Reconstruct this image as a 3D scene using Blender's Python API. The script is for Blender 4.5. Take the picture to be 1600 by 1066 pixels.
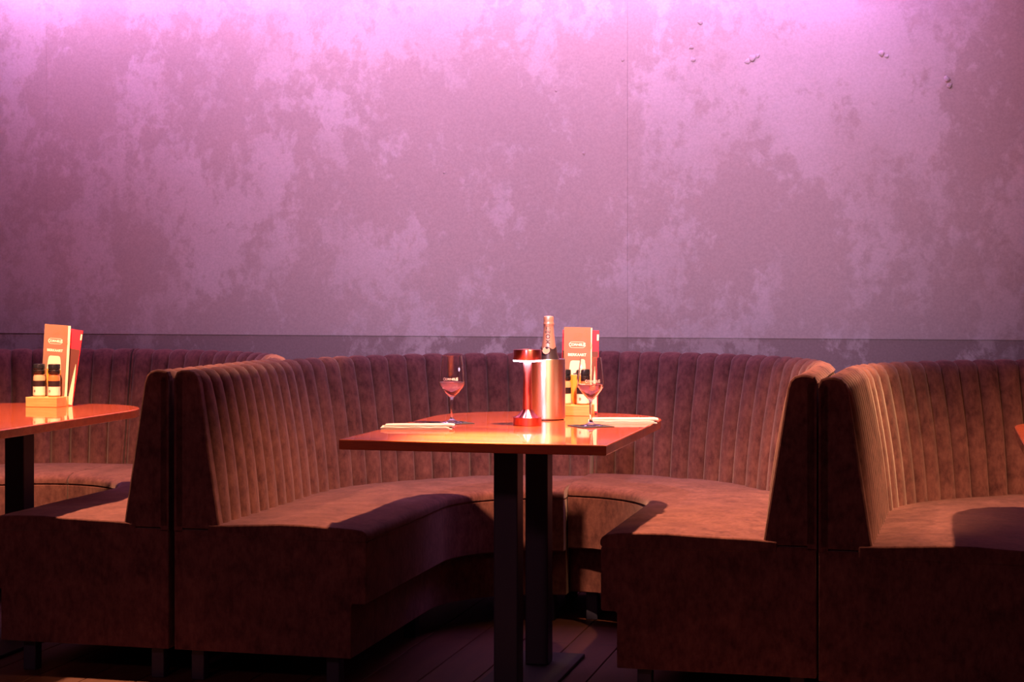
import bpy, bmesh, math, random
from mathutils import Vector, Matrix, noise

for o in list(bpy.data.objects):
    bpy.data.objects.remove(o, do_unlink=True)
sc = bpy.context.scene
C = sc.collection
R = math.radians
random.seed(7)

# ------------------------------------------------------------------ camera
cam_d = bpy.data.cameras.new('camera')
cam_d.sensor_width = 36.0
cam_d.lens = 36.0 * 2700 / 1600
cam_d.shift_y = -(533 - 452) / 1600
cam_d.clip_end = 60
cam = bpy.data.objects.new('camera', cam_d)
cam.location = (0, 0, 1.148)
cam.rotation_euler = (R(90), 0, R(14))
C.objects.link(cam)
sc.camera = cam

# ------------------------------------------------------------------ world, light, exposure
w = bpy.data.worlds.new('World')
sc.world = w
w.use_nodes = True
w.node_tree.nodes['Background'].inputs[0].default_value = (1.0, 0.36, 0.52, 1)
w.node_tree.nodes['Background'].inputs[1].default_value = 0.016
sc.view_settings.view_transform = 'Standard'
sc.view_settings.look = 'None'
sc.view_settings.gamma = 1
sc.view_settings.use_curve_mapping = False
sc.view_settings.exposure = 0.0


def aim(o, target):
    d = Vector(target) - Vector(o.location)
    o.rotation_euler = d.to_track_quat('-Z', 'Y').to_euler()


def spot(name, loc, target, power, color, deg, blend, radius):
    d = bpy.data.lights.new(name, 'SPOT')
    d.energy = power
    d.color = color
    d.spot_size = R(deg)
    d.spot_blend = blend
    d.shadow_soft_size = radius
    o = bpy.data.objects.new(name, d)
    o.location = loc
    aim(o, target)
    C.objects.link(o)
    return o


def area(name, loc, target, power, color, sx, sy, spread=180):
    d = bpy.data.lights.new(name, 'AREA')
    d.shape = 'RECTANGLE'
    d.size, d.size_y = sx, sy
    d.spread = R(spread)
    d.energy = power
    d.color = color
    o = bpy.data.objects.new(name, d)
    o.location = loc
    aim(o, target)
    C.objects.link(o)
    return o


WALL_Y = 6.425
WARM = (1.0, 0.47, 0.24)
# LED cove along the top of the wall
area('led_cove_strip', (-2.45, WALL_Y - 0.13, 2.47), (-2.45, WALL_Y + 0.05, 2.0), 11, (0.95, 0.42, 1.0), 3.1, 0.05)
area('led_cove_strip', (-0.45, WALL_Y - 0.13, 2.47), (-0.45, WALL_Y + 0.05, 2.0), 4.5, (0.80, 0.30, 1.0), 0.9, 0.05)
area('led_cove_wash', (-2.05, WALL_Y - 0.55, 2.58), (-2.05, WALL_Y, 1.85), 22, (0.98, 0.42, 0.88), 3.6, 0.10, 150)
# lilac stage-style spot from the ceiling across the room, washing the middle of the wall
spot('wall_wash_spot', (-1.0, 2.4, 2.55), (-1.30, WALL_Y, 1.75), 430, (0.96, 0.64, 0.92), 58, 1.0, 0.08)
# ceiling spots, one wide beam and one tight beam over every table
for k, (tx, ty) in enumerate(((-2.72, 4.725), (-0.85, 4.725), (1.02, 4.725))):
    spot('ceiling_spot', (tx, ty, 2.05), (tx - 0.22, ty + 0.36, 0.5), 450, WARM, 80, 0.7, 0.025)
    spot('ceiling_spot_tight', (tx - 0.33, ty - 0.055, 2.35), (tx - 0.34, ty - 0.275, 0.75), 3000, (1.0, 0.55, 0.27), 19, 0.9, 0.03)
# small ceiling spots over the dividers between the booths
spot('divider_spot', (-0.12, 5.10, 2.4), (-0.42, 5.40, 0.6), 150, (1.0, 0.52, 0.25), 46, 0.9, 0.02)
spot('divider_spot', (-2.14, 5.35, 2.4), (-2.25, 5.80, 0.9), 420, (1.0, 0.52, 0.25), 17, 0.9, 0.02)
spot('divider_spot', (-0.16, 5.05, 2.4), (-0.30, 5.50, 0.9), 420, (1.0, 0.52, 0.25), 17, 0.9, 0.02)
# warm fill lights added behind the camera to lift the bench fronts
for lx in (-3.4, -2.0):
    d = bpy.data.lights.new('front_fill', 'POINT')
    d.energy = 34
    d.color = (1.0, 0.34, 0.38)
    d.shadow_soft_size = 0.12
    o = bpy.data.objects.new('front_fill', d)
    o.location = (lx, 0.6, 2.3)
    C.objects.link(o)

# ------------------------------------------------------------------ material helpers


def mat(name, base=(0.5, 0.5, 0.5), rough=0.5, metal=0.0, **kw):
    m = bpy.data.materials.new(name)
    m.use_nodes = True
    b = m.node_tree.nodes['Principled BSDF']
    b.inputs['Base Color'].default_value = (*base, 1)
    b.inputs['Roughness'].default_value = rough
    b.inputs['Metallic'].default_value = metal
    for k, v in kw.items():
        b.inputs[k].default_value = v
    return m


def nodes(m):
    nt = m.node_tree
    return nt, nt.nodes['Principled BSDF'], nt.nodes.new, nt.links.new


def noise_node(nt, vec, scale, detail=4, rough=0.5, dist=0.0):
    n = nt.nodes.new('ShaderNodeTexNoise')
    n.inputs['Scale'].default_value = scale
    n.inputs['Detail'].default_value = detail
    n.inputs['Roughness'].default_value = rough
    n.inputs['Distortion'].default_value = dist
    if vec is not None:
        nt.links.new(vec, n.inputs['Vector'])
    return n


def ramp(nt, fac, stops):
    r = nt.nodes.new('ShaderNodeValToRGB')
    el = r.color_ramp.elements
    while len(el) < len(stops):
        el.new(0.5)
    for e, (p, c) in zip(el, stops):
        e.position = p
        e.color = (*c, 1) if len(c) == 3 else c
    nt.links.new(fac, r.inputs[0])
    return r


def mapping(nt, vec, scale=(1, 1, 1), loc=(0, 0, 0)):
    n = nt.nodes.new('ShaderNodeMapping')
    n.inputs['Scale'].default_value = scale
    n.inputs['Location'].default_value = loc
    nt.links.new(vec, n.inputs['Vector'])
    return n.outputs[0]


def math_node(nt, op, a, b):
    n = nt.nodes.new('ShaderNodeMath')
    n.operation = op
    for i, v in enumerate((a, b)):
        if isinstance(v, (int, float)):
            n.inputs[i].default_value = v
        else:
            nt.links.new(v, n.inputs[i])
    return n.outputs[0]


def mix(nt, fac, a, b, blend='MIX'):
    n = nt.nodes.new('ShaderNodeMix')
    n.data_type = 'RGBA'
    n.blend_type = blend
    for i, v in ((0, fac), (6, a), (7, b)):
        if isinstance(v, (int, float)):
            n.inputs[i].default_value = v
        elif isinstance(v, tuple):
            n.inputs[i].default_value = (*v, 1)
        else:
            nt.links.new(v, n.inputs[i])
    return n.outputs[2]


def bump(nt, b, height, strength, dist):
    n = nt.nodes.new('ShaderNodeBump')
    n.inputs['Strength'].default_value = strength
    n.inputs['Distance'].default_value = dist
    nt.links.new(height, n.inputs['Height'])
    nt.links.new(n.outputs[0], b.inputs['Normal'])


def velvet(name, dark, light):
    m = mat(name, dark, 0.95)
    nt, b, N, L = nodes(m)
    pos = N('ShaderNodeNewGeometry').outputs['Position']
    n1 = noise_node(nt, pos, 14, 6, 0.65, 0.3)
    n2 = noise_node(nt, mapping(nt, pos, (1, 1, 0.5)), 75, 4, 0.6)
    s = math_node(nt, 'ADD', math_node(nt, 'MULTIPLY', n1.outputs[0], 0.55), math_node(nt, 'MULTIPLY', n2.outputs[0], 0.45))
    r = ramp(nt, s, [(0.30, dark), (0.66, light)])
    L(r.outputs[0], b.inputs['Base Color'])
    b.inputs['Sheen Weight'].default_value = 0.22
    b.inputs['Sheen Roughness'].default_value = 0.45
    b.inputs['Sheen Tint'].default_value = (1.0, 0.82, 0.76, 1)
    b.inputs['Specular IOR Level'].default_value = 0.1
    n3 = noise_node(nt, pos, 160, 3, 0.6)
    bump(nt, b, math_node(nt, 'ADD', n3.outputs[0], math_node(nt, 'MULTIPLY', n1.outputs[0], 2.0)), 0.14, 0.004)
    return m


M_velvet = velvet('taupe_velvet', (0.044, 0.014, 0.018), (0.168, 0.070, 0.064))


def plaster(name, dark, light, bias):
    m = mat(name, dark, 0.8)
    nt, b, N, L = nodes(m)
    pos = N('ShaderNodeNewGeometry').outputs['Position']
    big = noise_node(nt, mapping(nt, pos, (1, 1, 0.8)), 1.1, 2, 0.5, 0.3)
    mid = noise_node(nt, mapping(nt, pos, (1.15, 1, 0.8)), 4.5, 3, 0.55, 0.3)
    fine = noise_node(nt, mapping(nt, pos, (1, 1, 0.8)), 21, 7, 0.72, 0.25)
    # ragged skim coat: the fine break-up decides, the broad fields bias it
    s = math_node(nt, 'ADD', math_node(nt, 'MULTIPLY', big.outputs[0], 0.38), math_node(nt, 'MULTIPLY', mid.outputs[0], 0.30))
    s = math_node(nt, 'ADD', s, math_node(nt, 'MULTIPLY', fine.outputs[0], 0.32))
    mask = ramp(nt, s, [(0.485 + bias, (0, 0, 0)), (0.530 + bias, (1, 1, 1))])
    # squarish trowel patches where the coat is missing
    vor = N('ShaderNodeTexVoronoi')
    vor.inputs['Scale'].default_value = 1.0
    vor.distance = 'CHEBYCHEV'
    warp = mix(nt, 0.035, mapping(nt, pos, (3.2, 1, 1.9)), fine.outputs['Color'], 'ADD')
    L(warp, vor.inputs['Vector'])
    patch = ramp(nt, vor.outputs['Color'], [(0.30, (1, 1, 1)), (0.34, (0, 0, 0))])
    near = ramp(nt, vor.outputs['Distance'], [(0.30, (1, 1, 1)), (0.36, (0, 0, 0))])
    hole = math_node(nt, 'MULTIPLY', patch.outputs[0], near.outputs[0])
    keep = math_node(nt, 'MULTIPLY', mask.outputs[0], math_node(nt, 'SUBTRACT', 1.0, math_node(nt, 'MULTIPLY', hole, 0.75)))
    cloud = ramp(nt, noise_node(nt, mapping(nt, pos, (1, 1, 1), (3, 1, 8)), 2.4, 5, 0.6).outputs[0], [(0.35, (0.45, 0.45, 0.45)), (0.65, (1, 1, 1))])
    c = mix(nt, math_node(nt, 'MULTIPLY', keep, cloud.outputs[0]), dark, light)
    tone = ramp(nt, noise_node(nt, pos, 0.9, 2, 0.5).outputs[0], [(0.3, (0.88, 0.88, 0.88)), (0.7, (1.06, 1.06, 1.06))])
    c = mix(nt, 1.0, c, tone.outputs[0], 'MULTIPLY')
    speck = ramp(nt, noise_node(nt, pos, 120, 2, 0.6).outputs[0], [(0.3, (0.90, 0.90, 0.90)), (0.7, (1.05, 1.05, 1.05))])
    c = mix(nt, 1.0, c, speck.outputs[0], 'MULTIPLY')
    L(c, b.inputs['Base Color'])
    h = math_node(nt, 'ADD', mask.outputs[0], math_node(nt, 'MULTIPLY', fine.outputs[0], 0.6))
    bump(nt, b, h, 0.15, 0.0012)
    return m


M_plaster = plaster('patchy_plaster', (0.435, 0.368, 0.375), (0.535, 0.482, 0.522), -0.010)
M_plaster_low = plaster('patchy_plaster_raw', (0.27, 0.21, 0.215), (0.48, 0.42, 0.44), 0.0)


def wood(name, a, b_, c, coat, axis_scale=(1.2, 9, 9), rough=0.35):
    m = mat(name, b_, rough)
    nt, b, N, L = nodes(m)
    pos = N('ShaderNodeTexCoord').outputs['Object']
    mv = mapping(nt, pos, axis_scale)
    n1 = noise_node(nt, mv, 2.2, 6, 0.6, 1.2)
    n2 = noise_node(nt, mapping(nt, pos, tuple(v * 6 for v in axis_scale)), 3.0, 4, 0.6, 0.2)
    s = math_node(nt, 'ADD', math_node(nt, 'MULTIPLY', n1.outputs[0], 0.7), math_node(nt, 'MULTIPLY', n2.outputs[0], 0.3))
    r = ramp(nt, s, [(0.30, a), (0.5, b_), (0.68, c)])
    v = N('ShaderNodeTexVoronoi')
    v.inputs['Scale'].default_value = 2.6
    L(mapping(nt, pos, (1, 2.0, 1)), v.inputs['Vector'])
    k = ramp(nt, math_node(nt, 'ADD', v.outputs['Distance'], math_node(nt, 'MULTIPLY', n2.outputs[0], 0.10)), [(0.06, (0.22, 0.16, 0.16)), (0.16, (1, 1, 1))])
    col = mix(nt, 1.0, r.outputs[0], k.outputs[0], 'MULTIPLY')
    L(col, b.inputs['Base Color'])
    b.inputs['Coat Weight'].default_value = coat
    b.inputs['Coat Roughness'].default_value = 0.04
    return m


M_table = wood('lacquered_red_wood', (0.32, 0.048, 0.013), (0.50, 0.092, 0.021), (0.60, 0.15, 0.034), 1.0)
M_block = wood('pale_wood_block', (0.50, 0.25, 0.09), (0.62, 0.34, 0.13), (0.68, 0.40, 0.17), 0.1, (3, 40, 40), 0.5)
M_floor = wood('dark_floor_wood', (0.045, 0.014, 0.008), (0.07, 0.022, 0.012), (0.09, 0.03, 0.015), 0.05, (7, 0.9, 7), 0.6)
M_steel_dark = mat('black_powder_coat', (0.030, 0.032, 0.065), 0.45, 0.2)
M_plate = mat('black_steel_plate', (0.012, 0.011, 0.013), 0.6)
M_ceiling = mat('dark_ceiling_paint', (0.05, 0.04, 0.05), 0.9)


def brushed(name, col, rough):
    m = mat(name, col, rough, 1.0)
    nt, b, N, L = nodes(m)
    pos = N('ShaderNodeTexCoord').outputs['Object']
    n = noise_node(nt, mapping(nt, pos, (1, 1, 90)), 9, 3, 0.6)
    bump(nt, b, n.outputs[0], 0.04, 0.002)
    tg = N('ShaderNodeTangent')
    tg.direction_type = 'RADIAL'
    tg.axis = 'Z'
    L(tg.outputs[0], b.inputs['Tangent'])
    b.inputs['Anisotropic'].default_value = 0.85
    b.inputs['Anisotropic Rotation'].default_value = 0.25
    return m


M_copper = brushed('brushed_copper', (0.78, 0.20, 0.19), 0.30)
M_cooler = brushed('brushed_steel', (0.80, 0.62, 0.58), 0.36)
M_cooler_in = mat('steel_inside', (0.35, 0.30, 0.29), 0.4, 1.0)
M_led = mat('lamp_diffuser', (1, 0.9, 0.95), 0.4)
_b = M_led.node_tree.nodes['Principled BSDF']
_b.inputs['Emission Color'].default_value = (1.0, 0.74, 0.95, 1)
_b.inputs['Emission Strength'].default_value = 45.0
M_glass = mat('clear_glass', (1, 1, 1), 0.0, 0.0, **{'Transmission Weight': 1.0, 'IOR': 1.28})
M_wine = mat('rose_wine', (0.95, 0.46, 0.40), 0.0, 0.0, **{'Transmission Weight': 0.9, 'IOR': 1.34})
M_ink_white = mat('white_print', (0.85, 0.78, 0.74), 0.6)
M_ink_dark = mat('dark_print', (0.04, 0.03, 0.05), 0.6)
M_kraft = mat('kraft_card', (0.24, 0.13, 0.10), 0.65)
M_kraft_ink = mat('brown_line_print', (0.30, 0.13, 0.07), 0.7)
M_cream = mat('cream_paper', (0.82, 0.70, 0.60), 0.7)
M_red = mat('red_card', (0.75, 0.025, 0.06), 0.5)
M_dark_photo = mat('dark_photo_print', (0.10, 0.03, 0.03), 0.6)
M_beer = mat('beer_print', (0.85, 0.30, 0.04), 0.6)
M_foam = mat('foam_print', (0.85, 0.68, 0.55), 0.6)
M_plastic = mat('black_plastic', (0.012, 0.012, 0.018), 0.25)
M_jar = mat('spice_glass', (1, 0.95, 0.9), 0.02, 0.0, **{'Transmission Weight': 0.9, 'IOR': 1.4})
M_pepper = mat('peppercorns', (0.42, 0.16, 0.08), 0.8)
M_salt = mat('salt_grains', (0.8, 0.62, 0.5), 0.8)
M_foil = mat('pink_foil', (0.86, 0.50, 0.46), 0.32, 0.75)
M_bottle = mat('dark_green_glass', (0.015, 0.02, 0.012), 0.06)
M_label = mat('black_label', (0.02, 0.012, 0.02), 0.4)
M_gold = mat('rose_gold_seal', (0.75, 0.32, 0.20), 0.35, 0.7)
M_napkin = mat('white_paper_napkin', (0.50, 0.47, 0.46), 0.85)
M_coaster = mat('black_paper_coaster', (0.02, 0.018, 0.026), 0.8)

# ------------------------------------------------------------------ object helpers


def link(name, me, m=None, parent=None, loc=(0, 0, 0), rot=(0, 0, 0), scale=(1, 1, 1)):
    o = bpy.data.objects.new(name, me)
    if m is not None and me is not None and not me.materials:
        me.materials.append(m)
    o.location = loc
    o.rotation_euler = rot
    o.scale = scale
    if parent is not None:
        o.parent = parent
    C.objects.link(o)
    return o


def tag(o, label=None, cat=None, group=None, kind=None):
    if label:
        o['label'] = label
    if cat:
        o['category'] = cat
    if group:
        o['group'] = group
    if kind:
        o['kind'] = kind
    return o


def empty(name, loc=(0, 0, 0), rot=(0, 0, 0), scale=(1, 1, 1)):
    return link(name, None, None, None, loc, rot, scale)


def mesh(name, verts, faces, smooth=False):
    me = bpy.data.meshes.new(name)
    me.from_pydata([tuple(v) for v in verts], [], faces)
    bm = bmesh.new()
    bm.from_mesh(me)
    bmesh.ops.recalc_face_normals(bm, faces=bm.faces)
    bm.to_mesh(me)
    bm.free()
    if smooth:
        for p in me.polygons:
            p.use_smooth = True
    me.update()
    return me


def box_mesh(name, x0, x1, y0, y1, z0, z1, bev=0.0, seg=2):
    bm = bmesh.new()
    vs = [bm.verts.new((x, y, z)) for x in (x0, x1) for y in (y0, y1) for z in (z0, z1)]
    for f in ((0, 1, 3, 2), (4, 6, 7, 5), (0, 4, 5, 1), (2, 3, 7, 6), (0, 2, 6, 4), (1, 5, 7, 3)):
        bm.faces.new([vs[i] for i in f])
    bmesh.ops.recalc_face_normals(bm, faces=bm.faces)
    if bev > 0:
        bmesh.ops.bevel(bm, geom=list(bm.edges), offset=bev, segments=seg, profile=0.5, affect='EDGES')
    me = bpy.data.meshes.new(name)
    bm.to_mesh(me)
    bm.free()
    return me


def lathe(name, prof, n=48, smooth=True, sharp=35):
    """profile of (r, z) turned about Z; r = 0 ends close to a point"""
    verts, faces, rings = [], [], []
    for r, z in prof:
        if r < 1e-6:
            verts.append((0, 0, z))
            rings.append([len(verts) - 1])
        else:
            s = len(verts)
            for i in range(n):
                a = 2 * math.pi * i / n
                verts.append((r * math.cos(a), r * math.sin(a), z))
            rings.append(list(range(s, s + n)))
    for A, B in zip(rings, rings[1:]):
        for i in range(n):
            j = (i + 1) % n
            if len(A) == 1 and len(B) == 1:
                continue
            if len(A) == 1:
                faces.append((A[0], B[j], B[i]))
            elif len(B) == 1:
                faces.append((A[i], A[j], B[0]))
            else:
                faces.append((A[i], A[j], B[j], B[i]))
    me = mesh(name, verts, faces, smooth)
    if smooth and sharp:
        me.set_sharp_from_angle(angle=R(sharp))
    return me


def extrude_poly(name, pts, z0, z1, bev=0.0, seg=2):
    bm = bmesh.new()
    lo = [bm.verts.new((x, y, z0)) for x, y in pts]
    hi = [bm.verts.new((x, y, z1)) for x, y in pts]
    n = len(pts)
    bm.faces.new(lo[::-1])
    bm.faces.new(hi)
    for i in range(n):
        j = (i + 1) % n
        bm.faces.new((lo[i], lo[j], hi[j], hi[i]))
    bmesh.ops.recalc_face_normals(bm, faces=bm.faces)
    if bev > 0:
        es = [e for e in bm.edges if e.verts[0].co.z == e.verts[1].co.z]
        bmesh.ops.bevel(bm, geom=es, offset=bev, segments=seg, profile=0.5, affect='EDGES')
    me = bpy.data.meshes.new(name)
    bm.to_mesh(me)
    bm.free()
    return me


def text_mesh(name, body, size, depth=0.0002, bold=0.0, spacing=1.0):
    cu = bpy.data.curves.new(name, 'FONT')
    cu.body = body
    cu.size = size
    cu.extrude = depth
    cu.offset = bold
    cu.align_x = 'CENTER'
    cu.align_y = 'CENTER'
    cu.space_character = spacing
    cu.resolution_u = 3
    t = bpy.data.objects.new(name, cu)
    C.objects.link(t)
    bpy.context.view_layer.update()
    me = bpy.data.meshes.new_from_object(t.evaluated_get(bpy.context.evaluated_depsgraph_get()))
    bpy.data.objects.remove(t, do_unlink=True)
    bpy.data.curves.remove(cu)
    me.name = name
    return me


# ------------------------------------------------------------------ the setting
fl = link('floor', None)
tag(fl, 'dark wooden floor lying in shadow under the booths', 'floor', kind='structure')
pw, base_y = 0.16, -1.5
plank_a = box_mesh('plank', 0, pw - 0.003, 0, 4.0, -0.03, 0.0, 0.0015, 1)
plank_b = box_mesh('plank', 0, pw - 0.003, 0, 4.0, -0.03, 0.0, 0.0015, 1)
link('subfloor', box_mesh('subfloor', -6.5, 3.5, -1.5, 6.6, -0.06, -0.031), M_steel_dark, fl)
for i in range(62):
    off = random.random() * 1.6
    for j in range(2):
        link('plank', (plank_a, plank_b)[j], M_floor, fl, (-6.45 + i * pw, -1.4 + j * 4.003, 0))

cl = tag(link('ceiling', box_mesh('ceiling', -6.5, 3.5, -1.5, 6.6, 2.62, 2.72), M_ceiling), 'dark painted ceiling above the booths', 'ceiling', kind='structure')

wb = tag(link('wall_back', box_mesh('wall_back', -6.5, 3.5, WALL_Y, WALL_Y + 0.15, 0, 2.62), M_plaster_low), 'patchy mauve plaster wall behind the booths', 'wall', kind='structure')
xs = (-6.45, -5.989, -3.571, -1.153, 1.265, 3.45)
for a, b in zip(xs, xs[1:]):
    link('plaster_panel', box_mesh('plaster_panel', a + 0.0002, b - 0.0002, WALL_Y - 0.003, WALL_Y, 0.966, 2.615, 0.0004, 1), M_plaster, wb)
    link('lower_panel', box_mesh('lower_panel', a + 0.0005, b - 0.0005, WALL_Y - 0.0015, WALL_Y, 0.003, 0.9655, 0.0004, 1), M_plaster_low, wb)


def wall_point(u, v):
    y = WALL_Y - 0.003
    t = (u - 800) / 2700
    c, s = math.cos(R(14)), math.sin(R(14))
    z = y / (s * t + c)
    return (c * t * z - s * z, y, 1.148 - (v - 452) / 2700 * z)


def lump_mesh():
    bm = bmesh.new()
    bmesh.ops.create_icosphere(bm, subdivisions=2, radius=1)
    for v in bm.verts:
        v.co *= 1 + 0.5 * noise.noise(v.co * 1.7)
        v.co.y *= 0.35
    me = bpy.data.meshes.new('plaster_lump')
    bm.to_mesh(me)
    bm.free()
    for p in me.polygons:
        p.use_smooth = True
    return me


lm = lump_mesh()
for u, v, s in ((1094, 35, 0.010), (1080, 74, 0.009), (1083, 93, 0.009), (973, 94, 0.006), (1176, 91, 0.014), (1168, 96, 0.010),
                (1184, 87, 0.009), (1377, 84, 0.012), (1386, 88, 0.008), (1480, 124, 0.014), (1484, 134, 0.010), (869, 142, 0.006),
                (912, 240, 0.006), (694, 270, 0.005)):
    x, y, z = wall_point(u, v)
    link('plaster_lump', lm, M_plaster, wb, (x, y, z), (0, random.random() * 6, 0), (s, s, s * (0.6 + random.random() * 0.5)))

# ------------------------------------------------------------------ booth benches (each half of a U is one module)
LEN = 0.77
GAPDEG = 0.4


def path_pt(r, s_kind, t, side):
    """t in 0..1 along the straight ('L') or the quarter arc ('A')"""
    if s_kind == 'L':
        x, y = -r, -LEN + t * LEN
    else:
        a = t * R(90 - GAPDEG)
        x, y = -r * math.cos(a), r * math.sin(a)
    return (x * side, y)   # side = 1 left half, -1 right half


def sweep(name, prof, side, nl=14, na=30, wob=None, y_front=0.0):
    stations = [('L', i / nl) for i in range(nl)] + [('A', i / na) for i in range(na + 1)]
    verts, faces = [], []
    n = len(prof)
    for k, (kd, t) in enumerate(stations):
        for r, h in prof:
            x, y = path_pt(r, kd, t, side)
            if k == 0:
                y += y_front
            if wob:
                h += wob(x, y, r, h)
            verts.append((x, y, h))
    for k in range(len(stations) - 1):
        for i in range(n):
            j = (i + 1) % n
            a, b = k * n, (k + 1) * n
            faces.append((a + i, a + j, b + j, b + i))
    faces.append(tuple(range(n)))
    e = (len(stations) - 1) * n
    faces.append(tuple(range(e, e + n)))
    me = mesh(name, verts, faces, True)
    return me


def cushion_wob(x, y, r, h):
    if h < 0.44:
        return 0
    p = Vector((x * 3, y * 3, 0))
    k = min(1, max(0, (r - 0.335) / 0.06))
    return 0.006 * noise.noise(p * 1.3) * k + 0.0035 * noise.noise(Vector((x * 5, y * 22, 1))) * k


FRAME = [(0.38, 0.095), (0.38, 0.246), (0.376, 0.251), (0.340, 0.251), (0.335, 0.256), (0.335, 0.428),
         (0.785, 0.430), (0.785, 0.446), (0.925, 0.446), (0.925, 0.095)]
CUSH = [(0.82, 0.428), (0.340, 0.426), (0.333, 0.434), (0.333, 0.446), (0.338, 0.455), (0.350, 0.462), (0.38, 0.467), (0.44, 0.470),
        (0.52, 0.472), (0.60, 0.472), (0.68, 0.470), (0.75, 0.466), (0.82, 0.460)]
SHELL = [(0.900, 0.44), (0.925, 0.44), (0.925, 0.880), (0.918, 0.893), (0.900, 0.885)]


def rib_profile(nv=16):
    """(r, h, nr, nh): face of the backrest from the crease up and over the top"""
    P = []
    n1 = nv - 6
    for i in range(n1 + 1):
        t = i / n1
        h = 0.435 + t * (0.868 - 0.435)
        r = 0.793 + 0.062 * t - 0.008 * math.sin(math.pi * t)
        P.append((r, h))
    cx, cz, rr = 0.890, 0.868, 0.035
    for i in range(1, 6):
        a = math.pi - i * (math.pi * 0.86) / 5
        P.append((cx + rr * math.cos(a), cz + (rr + 0.004) * math.sin(a)))
    out = []
    for i, (r, h) in enumerate(P):
        a = P[max(0, i - 1)]
        b = P[min(len(P) - 1, i + 1)]
        dr, dh = b[0] - a[0], b[1] - a[1]
        l = math.hypot(dr, dh)
        out.append((r, h, -dh / l, dr / l))
    return out


RIB = rib_profile()
N_STRAIGHT, N_ARC = 10, 17
Y_RIB0 = -LEN + 0.032
RIB_W = (LEN - 0.032) / N_STRAIGHT
RIB_A = R(90 - GAPDEG) / N_ARC


def rib_mesh(kind, side):
    us = [-1, -0.975, -0.90, -0.74, -0.45, 0.0, 0.45, 0.74, 0.90, 0.975, 1]
    verts, faces = [], []
    nu = len(us)
    for (r, h, nr, nh) in RIB:
        for u in us:
            top = max(0.0, min(1.0, (h - 0.862) / 0.03))
            puff = (0.024 * (1 - abs(u) ** 3.6) - (0.024 if abs(u) == 1 else 0.009)) * (1 - 0.62 * top)
            rr, hh = r + nr * puff, h + nh * puff * 0.8
            if kind == 'L':
                x, y = -rr, (u * 0.5 + 0.5) * RIB_W
            else:
                a = (u * 0.5 + 0.5) * RIB_A
                x, y = -rr * math.cos(a), rr * math.sin(a)
            verts.append((x * side, y, hh))
    for j in range(len(RIB) - 1):
        for i in range(nu - 1):
            a = j * nu + i
            faces.append((a, a + 1, a + nu + 1, a + nu))
    me = bpy.data.meshes.new('channel')
    me.from_pydata(verts, [], faces)
    me.materials.append(M_velvet)
    # outward normals: face towards the booth's inside (towards -r)
    bm = bmesh.new()
    bm.from_mesh(me)
    bm.faces.ensure_lookup_table()
    f = bm.faces[5]
    if f.normal.x * side < 0:
        bmesh.ops.reverse_faces(bm, faces=bm.faces)
    bm.to_mesh(me)
    bm.free()
    for p in me.polygons:
        p.use_smooth = True
    return me


def end_panel_mesh(side, thick, bev=0.006):
    pts = [(0.780, 0.449), (0.925, 0.449), (0.925, 0.893), (0.919, 0.906), (0.905, 0.911), (0.885, 0.912), (0.866, 0.907),
           (0.854, 0.895), (0.847, 0.876), (0.835, 0.80)]
    me = extrude_poly('end_panel', [(-r * side, h) for r, h in pts], 0, thick, bev, 2)
    # polygon lies in x/z: turn (x, y, z) -> (x, -LEN + z, y)
    for v in me.vertices:
        x, y, z = v.co
        v.co = (x, z, y)
    bm = bmesh.new()
    bm.from_mesh(me)
    bmesh.ops.recalc_face_normals(bm, faces=bm.faces)
    bm.to_mesh(me)
    bm.free()
    return me


KIT = {}
for side in (1, -1):
    fr = sweep('seat_frame', FRAME, side)
    cu = sweep('seat_cushion', CUSH, side, 26, 40, cushion_wob, -0.002)
    sh = sweep('back_shell', SHELL, side)
    for m_ in (fr, cu, sh):
        m_.materials.append(M_velvet)
        m_.set_sharp_from_angle(angle=R(40))
    ep = end_panel_mesh(side, 0.03)
    ep.materials.append(M_velvet)
    se = end_panel_mesh(side, 0.008, 0.002)
    se.materials.append(M_velvet)
    KIT[side] = dict(frame=fr, cushion=cu, shell=sh, panel=ep, seam=se, L=rib_mesh('L', side), A=rib_mesh('A', side))
FOOT = box_mesh('foot', -0.02, 0.02, -0.02, 0.02, 0, 0.097, 0.002, 1)
PIPE_R = 0.0035


def bevel_mod(o, width, seg=2, ang=50):
    md = o.modifiers.new('bevel', 'BEVEL')
    md.width = width
    md.segments = seg
    md.limit_method = 'ANGLE'
    md.angle_limit = R(ang)
    md.harden_normals = False


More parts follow.
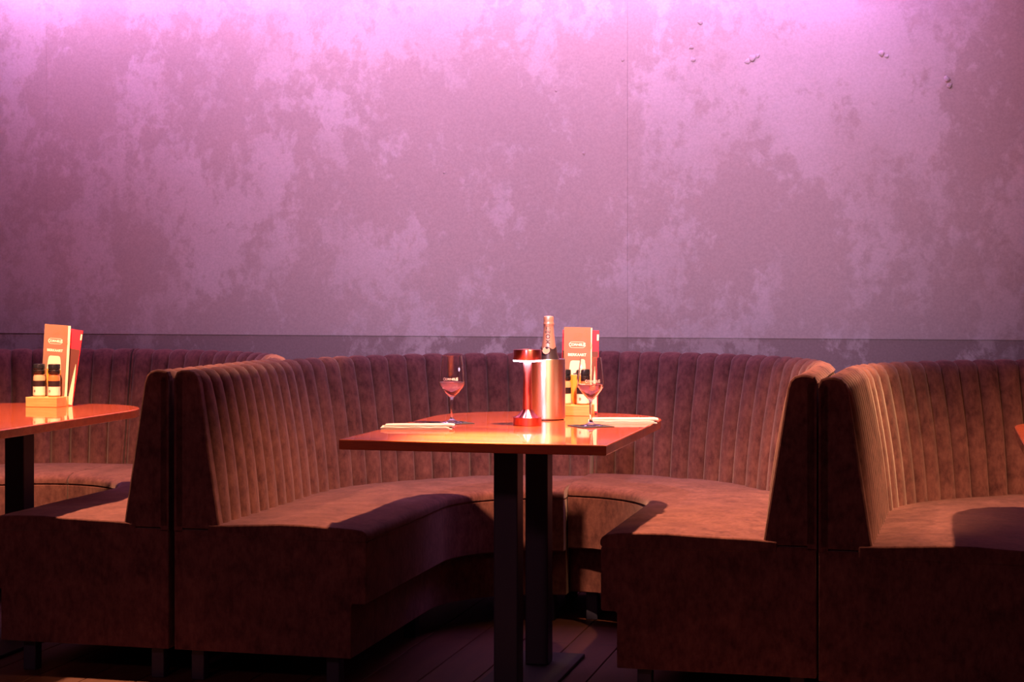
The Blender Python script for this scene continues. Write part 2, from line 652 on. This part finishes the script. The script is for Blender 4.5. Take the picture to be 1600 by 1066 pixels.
def bench(side, cx, cy, cz, rz, label, sy=1.0, sz=1.0):
    k = KIT[side]
    t = empty('booth_bench', (cx, cy, 0), (0, 0, R(rz)), (1, sy, sz))
    tag(t, label, 'bench', 'channelled velvet booth benches along the wall')
    f = link('seat_frame', k['frame'], None, t, (0, 0, cz))
    bevel_mod(f, 0.003)
    c = link('seat_cushion', k['cushion'], None, t, (0, 0, cz))
    bevel_mod(c, 0.005, 3)
    link('back_shell', k['shell'], None, t, (0, 0, cz))
    link('end_panel', k['panel'], None, t, (0, -LEN, cz))
    ang = R(90 - GAPDEG)
    link('seam_panel', k['seam'], None, t, (0, 0, cz), (0, 0, -ang * side + (0.006 / 0.85) * side))
    for i in range(N_STRAIGHT):
        link('channel', k['L'], None, t, (0, Y_RIB0 + i * RIB_W, cz))
    for i in range(N_ARC):
        link('channel', k['A'], None, t, (0, 0, cz), (0, 0, -i * RIB_A * side))
    for r, kd, tt in ((0.45, 'L', 0.08), (0.87, 'L', 0.08), (0.45, 'A', 0.04), (0.87, 'A', 0.04), (0.44, 'A', 0.90), (0.87, 'A', 0.94)):
        x, y = path_pt(r, kd, tt, side)
        link('foot', FOOT, M_steel_dark, t, (x, y, 0), (0, 0, 0), (1, 1, (0.095 + cz) / 0.097))
    return t


bench(1, -3.122, 5.43, 0.0, 0, 'brown velvet bench half at the far left edge behind the left table')
bench(-1, -3.122, 5.43, 0.0, 0, 'brown velvet bench half right of the left table, backing onto the middle booth')
bench(1, -1.254, 5.43, 0.0, 0, 'brown velvet bench half curving around the left of the middle table')
bench(-1, -1.254, 5.472, 0.006, 0, 'brown velvet bench half curving around the right of the middle table')
bench(1, 0.619, 5.368, 0.0, -1.5, 'brown velvet bench half at the right edge of the picture with golden lit channels', 0.90)
bench(-1, 0.630, 5.368, 0.0, -1.5, 'brown velvet bench half on the far side of the right-hand table', 0.90)

# ------------------------------------------------------------------ tables


def table_outline(wd, y0, y1, rad, n=12):
    h = wd / 2
    pts = [(-h, y0), (h, y0)]
    for cx, a0 in ((h - rad, 0), (-h + rad, 90)):
        for i in range(n + 1):
            a = R(a0 + 90 * i / n)
            pts.append((cx + rad * math.cos(a), y1 - rad + rad * math.sin(a)))
    return pts


def table(cx, label, leg_y=(0.41, 0.79), y0=4.33):
    t = empty('restaurant_table', (cx, y0, 0))
    tag(t, label, 'table', 'red wood tables in the booths')
    link('table_top', extrude_poly('table_top', table_outline(0.72, 0, 1.14, 0.27), 0.723, 0.75, 0.003), M_table, t)
    for ly in leg_y:
        l = link('leg', box_mesh('leg', -0.035, 0.035, -0.035, 0.035, 0.012, 0.715, 0.004), M_steel_dark, t, (0, ly, 0))
        link('mounting_plate', box_mesh('mounting_plate', -0.09, 0.09, -0.07, 0.07, 0.715, 0.723, 0.001, 1), M_steel_dark, l)
    link('base_plate', box_mesh('base_plate', -0.11, 0.11, leg_y[0] - 0.16, leg_y[1] + 0.16, 0, 0.012, 0.003), M_plate, t)
    return t


table(-2.945, 'red wood table at the left edge with menus and two spice grinders on it')
table(-1.192, 'red wood table in the middle booth, laid with wine glasses and a cooler')
table(0.560, 'red wood table cut off by the right edge of the picture')
TOP = 0.75

# ------------------------------------------------------------------ menu sets


def frame_ring(name, wd, ht, rad, th):
    """thin printed rounded frame"""
    def loop(w2, h2, r):
        p = []
        for cx, cy, a0 in ((w2 - r, h2 - r, 0), (-w2 + r, h2 - r, 90), (-w2 + r, -h2 + r, 180), (w2 - r, -h2 + r, 270)):
            for i in range(7):
                a = R(a0 + 15 * i)
                p.append((cx + r * math.cos(a), cy + r * math.sin(a)))
        return p
    A = loop(wd / 2, ht / 2, rad)
    B = loop(wd / 2 - th, ht / 2 - th, rad - th)
    n = len(A)
    v = [(x, y, 0) for x, y in A] + [(x, y, 0) for x, y in B]
    f = [(i, (i + 1) % n, n + (i + 1) % n, n + i) for i in range(n)]
    return mesh(name, v, f)


def logo_mesh(size):
    me = text_mesh('logo_lettering', 'CORNELIS', size, 0.0001, size * 0.03, 0.92)
    xs_ = [v.co.x for v in me.vertices]
    hw = max(abs(min(xs_)), max(xs_))
    for v in me.vertices:
        v.co.y *= 0.80 + 0.55 * (abs(v.co.x) / hw) ** 3
    return me


LOGO = logo_mesh(0.0125)
TITLE = text_mesh('title_lettering', 'BIERKAART', 0.0118, 0.0001, 0.0004, 0.98)
# beer glass print
def glass_outline():
    L_ = [(0.0, 0.019), (0.04, 0.024), (0.075, 0.030), (0.10, 0.031), (0.135, 0.026), (0.16, 0.024)]
    return L_


def print_poly(name, halfs):
    v, f = [], []
    for y, hw in halfs:
        v += [(-hw, y, 0), (hw, y, 0)]
    for i in range(len(halfs) - 1):
        a = 2 * i
        f.append((a, a + 1, a + 3, a + 2))
    return mesh(name, v, f)


BEER = print_poly('printed_beer', [(0.02, 0.010), (0.045, 0.018), (0.075, 0.0255), (0.10, 0.027), (0.112, 0.0265)])
FOAM = print_poly('printed_foam', [(0.1121, 0.0265), (0.135, 0.0245), (0.150, 0.0225), (0.156, 0.020), (0.158, 0.015)])
CROWN = print_poly('printed_crest', [(0.114, 0.012), (0.117, 0.012), (0.118, 0.004), (0.121, 0.004), (0.122, 0.002), (0.126, 0.0035)])


def leaf_print(name, ln, wd, th):
    """outline of a leaf with a mid rib as thin printed strips"""
    v, f = [], []
    def strip(pts):
        s = len(v)
        for i, (x, y) in enumerate(pts):
            a = pts[max(0, i - 1)]
            b = pts[min(len(pts) - 1, i + 1)]
            dx, dy = b[0] - a[0], b[1] - a[1]
            l = math.hypot(dx, dy) or 1
            v.append((x - dy / l * th, y + dx / l * th, 0))
            v.append((x + dy / l * th, y - dx / l * th, 0))
        for i in range(len(pts) - 1):
            a = s + 2 * i
            f.append((a, a + 1, a + 3, a + 2))
    for sg in (1, -1):
        strip([(ln * i / 10, sg * wd * math.sin(math.pi * (i / 10) ** 0.8)) for i in range(11)])
    strip([(-0.15 * ln, 0), (ln, 0)])
    for k in (0.25, 0.45, 0.65):
        for sg in (1, -1):
            strip([(ln * k, 0), (ln * (k + 0.15), sg * wd * 0.65)])
    return mesh(name, v, f)


LEAF = leaf_print('printed_leaf', 0.030, 0.011, 0.0005)
CARD_FACE = (R(90), 0, 0)     # print made in x/y stands up facing -Y


def put_print(me, m, parent, x, z, y, rot=0.0, name=None):
    return link(name or me.name.split('.')[0], me, m, parent, (x, y, z), (R(90), R(rot), 0))


def menu_set(bx, by, where, roll_brown, red_dx, red_roll, cream_dx):
    # wooden stand: body with two slots cut as separate rails
    st = empty('menu_stand', (bx, by, TOP))
    tag(st, 'pale wooden menu stand ' + where, 'menu stand', 'wooden menu stands')
    wd, dp, hh = 0.058, 0.095, 0.033
    link('body', box_mesh('body', -wd, wd, -dp / 2, 0.020, 0, hh, 0.0015), M_block, st)
    link('rail', box_mesh('rail', -wd, wd, 0.0285, 0.0335, 0, hh, 0.001), M_block, st)
    link('rail', box_mesh('rail', -wd, wd, 0.042, dp / 2, 0, hh, 0.001), M_block, st)
    link('bottom', box_mesh('bottom', -wd, wd, 0.020, 0.042, 0, 0.004), M_block, st)
    # brown beer list
    w2, h = 0.0435, 0.272
    b = empty('beer_menu', (bx + 0.002, by + 0.0228, TOP + 0.0052), (R(-0.6), R(roll_brown), 0))
    tag(b, 'brown beer list card with white lettering ' + where, 'menu', 'brown beer lists')
    link('card', box_mesh('card', -w2, w2, -0.0009, 0.0009, 0, h), M_kraft, b)
    put_print(LOGO, M_ink_white, b, 0, 0.216, -0.0012)
    put_print(frame_ring('logo_frame', 0.052, 0.0195, 0.009, 0.0011), M_ink_white, b, 0, 0.216, -0.0011)
    put_print(TITLE, M_ink_white, b, 0, 0.184, -0.0012)
    put_print(BEER, M_beer, b, 0, 0.008, -0.0011)
    put_print(FOAM, M_foam, b, 0, 0.008, -0.0011)
    put_print(CROWN, M_ink_dark, b, 0, 0.008, -0.0014)
    put_print(LEAF, M_kraft_ink, b, -0.010, 0.236, -0.0011, -28)
    put_print(LEAF, M_kraft_ink, b, 0.028, 0.262, -0.0011, 75)
    put_print(LEAF, M_kraft_ink, b, 0.034, 0.228, -0.0011, 80)
    # cream card just behind it
    c = empty('drinks_card', (bx + cream_dx, by + 0.0262, TOP + 0.0052), (R(-0.6), R(roll_brown), 0))
    tag(c, 'cream card showing as a pale strip behind the brown list ' + where, 'menu', 'cream cards')
    link('card', box_mesh('card', -w2, w2, -0.0006, 0.0006, 0, h - 0.002), M_cream, c)
    # red menu in the rear slot
    r = empty('food_menu', (bx + red_dx, by + 0.0378, TOP + 0.0052), (R(-0.8), R(red_roll), 0))
    tag(r, 'red menu folder standing rearmost ' + where, 'menu', 'red menu folders')
    rw, rh = 0.059, 0.262
    link('cover', box_mesh('cover', -rw, rw, -0.0015, 0.0015, 0, rh), M_red, r)
    link('photo_print', mesh('photo_print', [(-rw + 0.001, -0.0018, 0.004), (rw - 0.001, -0.0018, 0.004), (rw - 0.001, -0.0018, 0.196), (-rw + 0.001, -0.0018, 0.196)], [(0, 1, 2, 3)]), M_dark_photo, r)
    link('pale_flourish', print_poly('pale_flourish', [(0, 0.010), (0.05, 0.007), (0.10, 0.004), (0.14, 0.0005)]), M_foam, r, (rw - 0.011, -0.0021, 0.006), (R(90), R(1), 0))
    link('price_tab', mesh('price_tab', [(rw - 0.006, -0.0021, 0.23), (rw, -0.0021, 0.23), (rw, -0.0021, 0.25), (rw - 0.006, -0.0021, 0.25)], [(0, 1, 2, 3)]), M_cream, r)
    return st


menu_set(-2.950, 5.316, 'on the left table', 3.2, 0.012, 8.5, 0.011)
menu_set(-1.132, 5.356, 'on the middle table', 0.6, 0.008, 1.0, 0.0055)

# spice grinders on the stands
CAP = lathe('cap', [(0, 0.077), (0.0185, 0.077), (0.0205, 0.080), (0.0205, 0.0905), (0.0192, 0.092), (0.0192, 0.094), (0.0205, 0.0955),
                    (0.0205, 0.108), (0.019, 0.111), (0.010, 0.112), (0, 0.112)], 32)
JAR = lathe('jar', [(0, 0.0), (0.019, 0.0), (0.0202, 0.002), (0.0202, 0.066), (0.0175, 0.0765), (0, 0.0765)], 32)
LBL = lathe('paper_label', [(0.0204, 0.006), (0.0207, 0.006), (0.0207, 0.035), (0.0204, 0.035)], 32)
BAND = lathe('dark_label', [(0.0204, 0.0355), (0.0207, 0.0355), (0.0207, 0.055), (0.0204, 0.055)], 32)


def wrap(me, radius, depth=0.0002):
    """bend a flat lettering (x across, y up) around a vertical cylinder, facing -Y"""
    for v in me.vertices:
        a = v.co.x / radius
        rr = radius + depth + max(0, v.co.z)
        v.co = (rr * math.sin(a), -rr * math.cos(a), v.co.y)
    return me


MARK = wrap(frame_ring('label_mark', 0.007, 0.008, 0.003, 0.0022), 0.0207, 0.0003)


def grinder(x, y, z, label, fill, paper):
    g = empty('spice_grinder', (x, y, z))
    tag(g, label, 'spice grinder', 'spice grinders on the menu stands')
    j = link('jar', JAR.copy(), None, g)
    j.data.materials.append(fill)
    link('paper_label', LBL.copy(), paper, g)
    link('dark_label', BAND.copy(), M_label, g)
    link('cap', CAP, M_plastic, g)
    link('label_mark', MARK, M_ink_dark, g, (0, 0, 0.020), (0, 0, R(-18)))
    return g


M_jar_salt = mat('jar_of_salt', (0.62, 0.36, 0.24), 0.15, 0.0, **{'Coat Weight': 1.0})
M_jar_pep = mat('jar_of_pepper', (0.55, 0.17, 0.06), 0.15, 0.0, **{'Coat Weight': 1.0})
zt = TOP + 0.033
grinder(-2.976, 5.303, zt, 'black-capped spice grinder at the left on the left table stand', M_jar_salt, M_cream)
grinder(-2.920, 5.303, zt, 'black-capped spice grinder at the right on the left table stand', M_jar_pep, M_cream)
grinder(-1.160, 5.340, zt, 'black-capped spice grinder half hidden by the steel wine cooler', M_jar_salt, M_cream)
grinder(-1.100, 5.340, zt, 'black-capped spice grinder seen through the right wine glass', M_jar_pep, M_cream)

# ------------------------------------------------------------------ table lamp
lp = tag(empty('table_lamp', (-1.179, 4.915, TOP)), 'copper cordless table lamp with a glowing disc head', 'lamp')
link('base', lathe('base', [(0, 0.0), (0.0405, 0.0), (0.0415, 0.001), (0.0415, 0.0235), (0.0405, 0.0245), (0, 0.0245)], 64), M_copper, lp)


def fluted_cone():
    n, rows = 96, 9
    v, f = [], []
    for j in range(rows):
        t = j / (rows - 1)
        r = 0.0135 + 0.0225 * (1 - t) ** 1.7
        z = 0.0245 + 0.026 * t
        for i in range(n):
            a = 2 * math.pi * i / n
            k = r * (1 - 0.05 * (1 - t) * (0.5 + 0.5 * math.cos(a * 16)))
            v.append((k * math.cos(a), k * math.sin(a), z))
    for j in range(rows - 1):
        for i in range(n):
            q = (i + 1) % n
            f.append((j * n + i, j * n + q, (j + 1) * n + q, (j + 1) * n + i))
    return mesh('fluted_collar', v, f, True)


link('fluted_collar', fluted_cone(), M_copper, lp)
link('stem', lathe('stem', [(0.0142, 0.046), (0.0138, 0.06), (0.0125, 0.12), (0.0125, 0.188)], 48), M_copper, lp)
link('head', lathe('head', [(0, 0.1905), (0.0405, 0.1905), (0.0412, 0.192), (0.0412, 0.2195), (0.0400, 0.2215), (0, 0.2215)], 64), M_copper, lp)
link('diffuser', lathe('diffuser', [(0, 0.1868), (0.0408, 0.1868), (0.0416, 0.1878), (0.0416, 0.1900), (0.040, 0.1904), (0, 0.1904)], 64), M_led, lp)

# ------------------------------------------------------------------ wine cooler and bottle
ck = tag(empty('wine_cooler', (-1.179, 5.155, TOP)), 'brushed steel cylinder wine cooler behind the table lamp', 'wine cooler')
link('shell', lathe('shell', [(0, 0.003), (0.057, 0.003), (0.058, 0.006), (0.0605, 0.006), (0.0605, 0.184), (0.0595, 0.1852), (0.0575, 0.1852), (0.0565, 0.184), (0.0565, 0.012), (0, 0.012)], 72), M_cooler, ck)
link('foot_ring', lathe('foot_ring', [(0, 0.0), (0.056, 0.0), (0.057, 0.003), (0, 0.003)], 64), M_plastic, ck)

bo = tag(empty('champagne_bottle', (-1.172, 5.165, TOP + 0.0125)), 'pink foiled champagne bottle standing in the steel cooler', 'bottle')
link('body', lathe('body', [(0, 0.0), (0.036, 0.0), (0.0385, 0.004), (0.0385, 0.135), (0.036, 0.158), (0.031, 0.176), (0.0255, 0.190), (0.0215, 0.204), (0.0190, 0.222), (0.015, 0.24), (0, 0.241)], 48), M_bottle, bo)
foil_p = [(0.0232, 0.200), (0.0222, 0.206), (0.0205, 0.217), (0.0186, 0.232), (0.0168, 0.250), (0.0156, 0.268), (0.0153, 0.274),
          (0.0166, 0.277), (0.0168, 0.281), (0.0156, 0.284), (0.0158, 0.288), (0.0158, 0.297), (0.0146, 0.3015), (0.010, 0.3035), (0, 0.304)]
link('foil', lathe('foil', foil_p, 48), M_foil, bo)
# neck label with a point-cut upper rim and a round seal
def neck_label():
    n, v, f = 64, [], []
    for i in range(n):
        a = 2 * math.pi * i / n
        top = 0.2065 + 0.005 * abs(math.sin(a * 1.0 + math.pi / 2)) ** 3 * 0 + 0.0035 * math.cos(4 * a)
        v.append((0.0332 * math.cos(a), 0.0332 * math.sin(a), 0.170))
        v.append((0.0262 * math.cos(a), 0.0262 * math.sin(a), 0.190))
        v.append((0.0238 * math.cos(a), 0.0238 * math.sin(a), top))
    for i in range(n):
        q = (i + 1) % n
        for k in (0, 1):
            f.append((3 * i + k, 3 * q + k, 3 * q + k + 1, 3 * i + k + 1))
    return mesh('neck_label', v, f, True)


link('neck_label', neck_label(), M_label, bo)
seal = extrude_poly('seal', [(0.0115 * math.cos(2 * math.pi * i / 28), 0.0115 * math.sin(2 * math.pi * i / 28)) for i in range(28)], 0, 0.0008)
sl = link('seal', seal, M_gold, bo, (-0.002, -0.0252, 0.1985), (R(72), 0, 0))
link('seal_rim', frame_ring('seal_rim', 0.021, 0.021, 0.0104, 0.0009), M_foil, sl, (0, 0, 0.0010))
mo = text_mesh('neck_lettering', 'MOËT', 0.0190, 0.0001, 0.0003, 1.10)
for v in mo.vertices:         # reads upwards along the neck, wrapped on the cone
    x, y, z = v.co
    up, ac = x, -y
    hgt = 0.2445 + up
    rad = None
    for (r0, z0), (r1, z1) in zip(foil_p, foil_p[1:]):
        if z0 <= hgt <= z1:
            rad = r0 + (r1 - r0) * (hgt - z0) / (z1 - z0)
            break
    rad = (rad or 0.017) + 0.0004 + max(0, z)
    a = ac / rad
    v.co = (rad * math.sin(a), -rad * math.cos(a), hgt)
link('neck_lettering', mo, M_ink_dark, bo, (0, 0, 0), (0, 0, R(8)))

# ------------------------------------------------------------------ wine glasses
out_p = [(0.0, 0.0), (0.0345, 0.0), (0.0355, 0.0008), (0.034, 0.0020), (0.020, 0.0040), (0.010, 0.0070), (0.0052, 0.012), (0.0038, 0.020),
         (0.0034, 0.045), (0.0038, 0.066), (0.0056, 0.0735), (0.0120, 0.0800), (0.0220, 0.0905), (0.0320, 0.1030), (0.0375, 0.1120),
         (0.0392, 0.1180), (0.0390, 0.1260), (0.0370, 0.1480), (0.0340, 0.1740), (0.0302, 0.1980)]
in_p = [(0.0296, 0.1981), (0.0330, 0.1740), (0.0360, 0.1480), (0.0380, 0.1260), (0.0382, 0.1185), (0.0365, 0.1128), (0.0310, 0.1042),
        (0.0210, 0.0920), (0.0110, 0.0820), (0.0040, 0.0778), (0.0, 0.0770)]
GLASS = lathe('bowl', out_p + in_p, 56, True, 60)
WINE = lathe('wine', [(0, 0.0775), (0.0040, 0.0784), (0.0108, 0.0827), (0.0206, 0.0926), (0.0306, 0.1048), (0.0360, 0.1133), (0.0377, 0.1188), (0.0377, 0.1200), (0, 0.1200)], 56, True, 50)
GLOGO = wrap(logo_mesh(0.0105), 0.0391, 0.0002)


def wine_glass(x, y, label, rz):
    g = tag(empty('wine_glass', (x, y, TOP + 0.0025)), label, 'wine glass', 'glasses of rose wine')
    link('glass', GLASS, M_glass, g)
    link('wine', WINE, M_wine, g)
    link('logo_lettering', GLOGO, M_ink_white, g, (0, 0, 0.130), (0, 0, R(rz)))
    return g


wine_glass(-1.413, 4.930, 'glass of rose wine on the left of the table lamp', 10)
wine_glass(-0.990, 4.915, 'glass of rose wine on the right in front of the menus', 20)


def coaster(x, y, rz, label):
    n = 6
    h = 0.051
    m_ = extrude_poly('coaster', [(-h, -h), (h, -h), (h, h), (-h, h)], 0, 0.0022, 0.0005, 1)
    o = link('coaster', m_, M_coaster, None, (x, y, TOP + 0.0001), (0, 0, R(rz)))
    tag(o, label, 'coaster', 'square black coasters')


coaster(-1.413, 4.930, 40, 'square black coaster under the left wine glass')
coaster(-0.990, 4.915, 38, 'square black coaster under the right wine glass')

# ------------------------------------------------------------------ folded napkins with cutlery


def napkin(x, y, rz, label):
    t = tag(empty('folded_napkin', (x, y, TOP), (0, 0, R(rz))), label, 'napkin', 'folded napkins on the table')
    def sheet(nm, x0, x1, y0, y1, z0, th, seed):
        nx, ny = 18, 6
        v, f = [], []
        for top in (0, 1):
            for j in range(ny + 1):
                for i in range(nx + 1):
                    a, b = i / nx, j / ny
                    wob = 0.0012 * noise.noise(Vector((a * 5 + seed, b * 3, seed)))
                    edge = 0.0015 * (max(0, abs(a - 0.5) * 2 - 0.9) * 10) * top
                    v.append((x0 + (x1 - x0) * a, y0 + (y1 - y0) * b, z0 + (th + wob - edge if top else 0)))
        o_ = (nx + 1) * (ny + 1)
        for j in range(ny):
            for i in range(nx):
                a = j * (nx + 1) + i
                f.append((a, a + nx + 1, a + nx + 2, a + 1))
                f.append((o_ + a, o_ + a + 1, o_ + a + nx + 2, o_ + a + nx + 1))
        rim = [i for i in range(nx + 1)] + [j * (nx + 1) + nx for j in range(1, ny + 1)] + [ny * (nx + 1) + i for i in range(nx - 1, -1, -1)] + [j * (nx + 1) for j in range(ny - 1, 0, -1)]
        for k in range(len(rim)):
            a, b = rim[k], rim[(k + 1) % len(rim)]
            f.append((a, b, o_ + b, o_ + a))
        return link(nm, mesh(nm, v, f), M_napkin, t)
    sheet('lower_fold', -0.103, 0.098, -0.045, 0.045, 0.0, 0.0035, 1.0)
    sheet('middle_fold', -0.104, 0.090, -0.043, 0.044, 0.0040, 0.0035, 4.0)
    sheet('upper_fold', -0.094, 0.104, -0.020, 0.045, 0.0082, 0.0040, 8.0)
    return t


napkin(-1.452, 4.715, 14, 'folded white napkin lying at the left front of the middle table')
napkin(-0.925, 5.085, 12, 'folded white napkin lying at the right of the middle table behind a coaster')
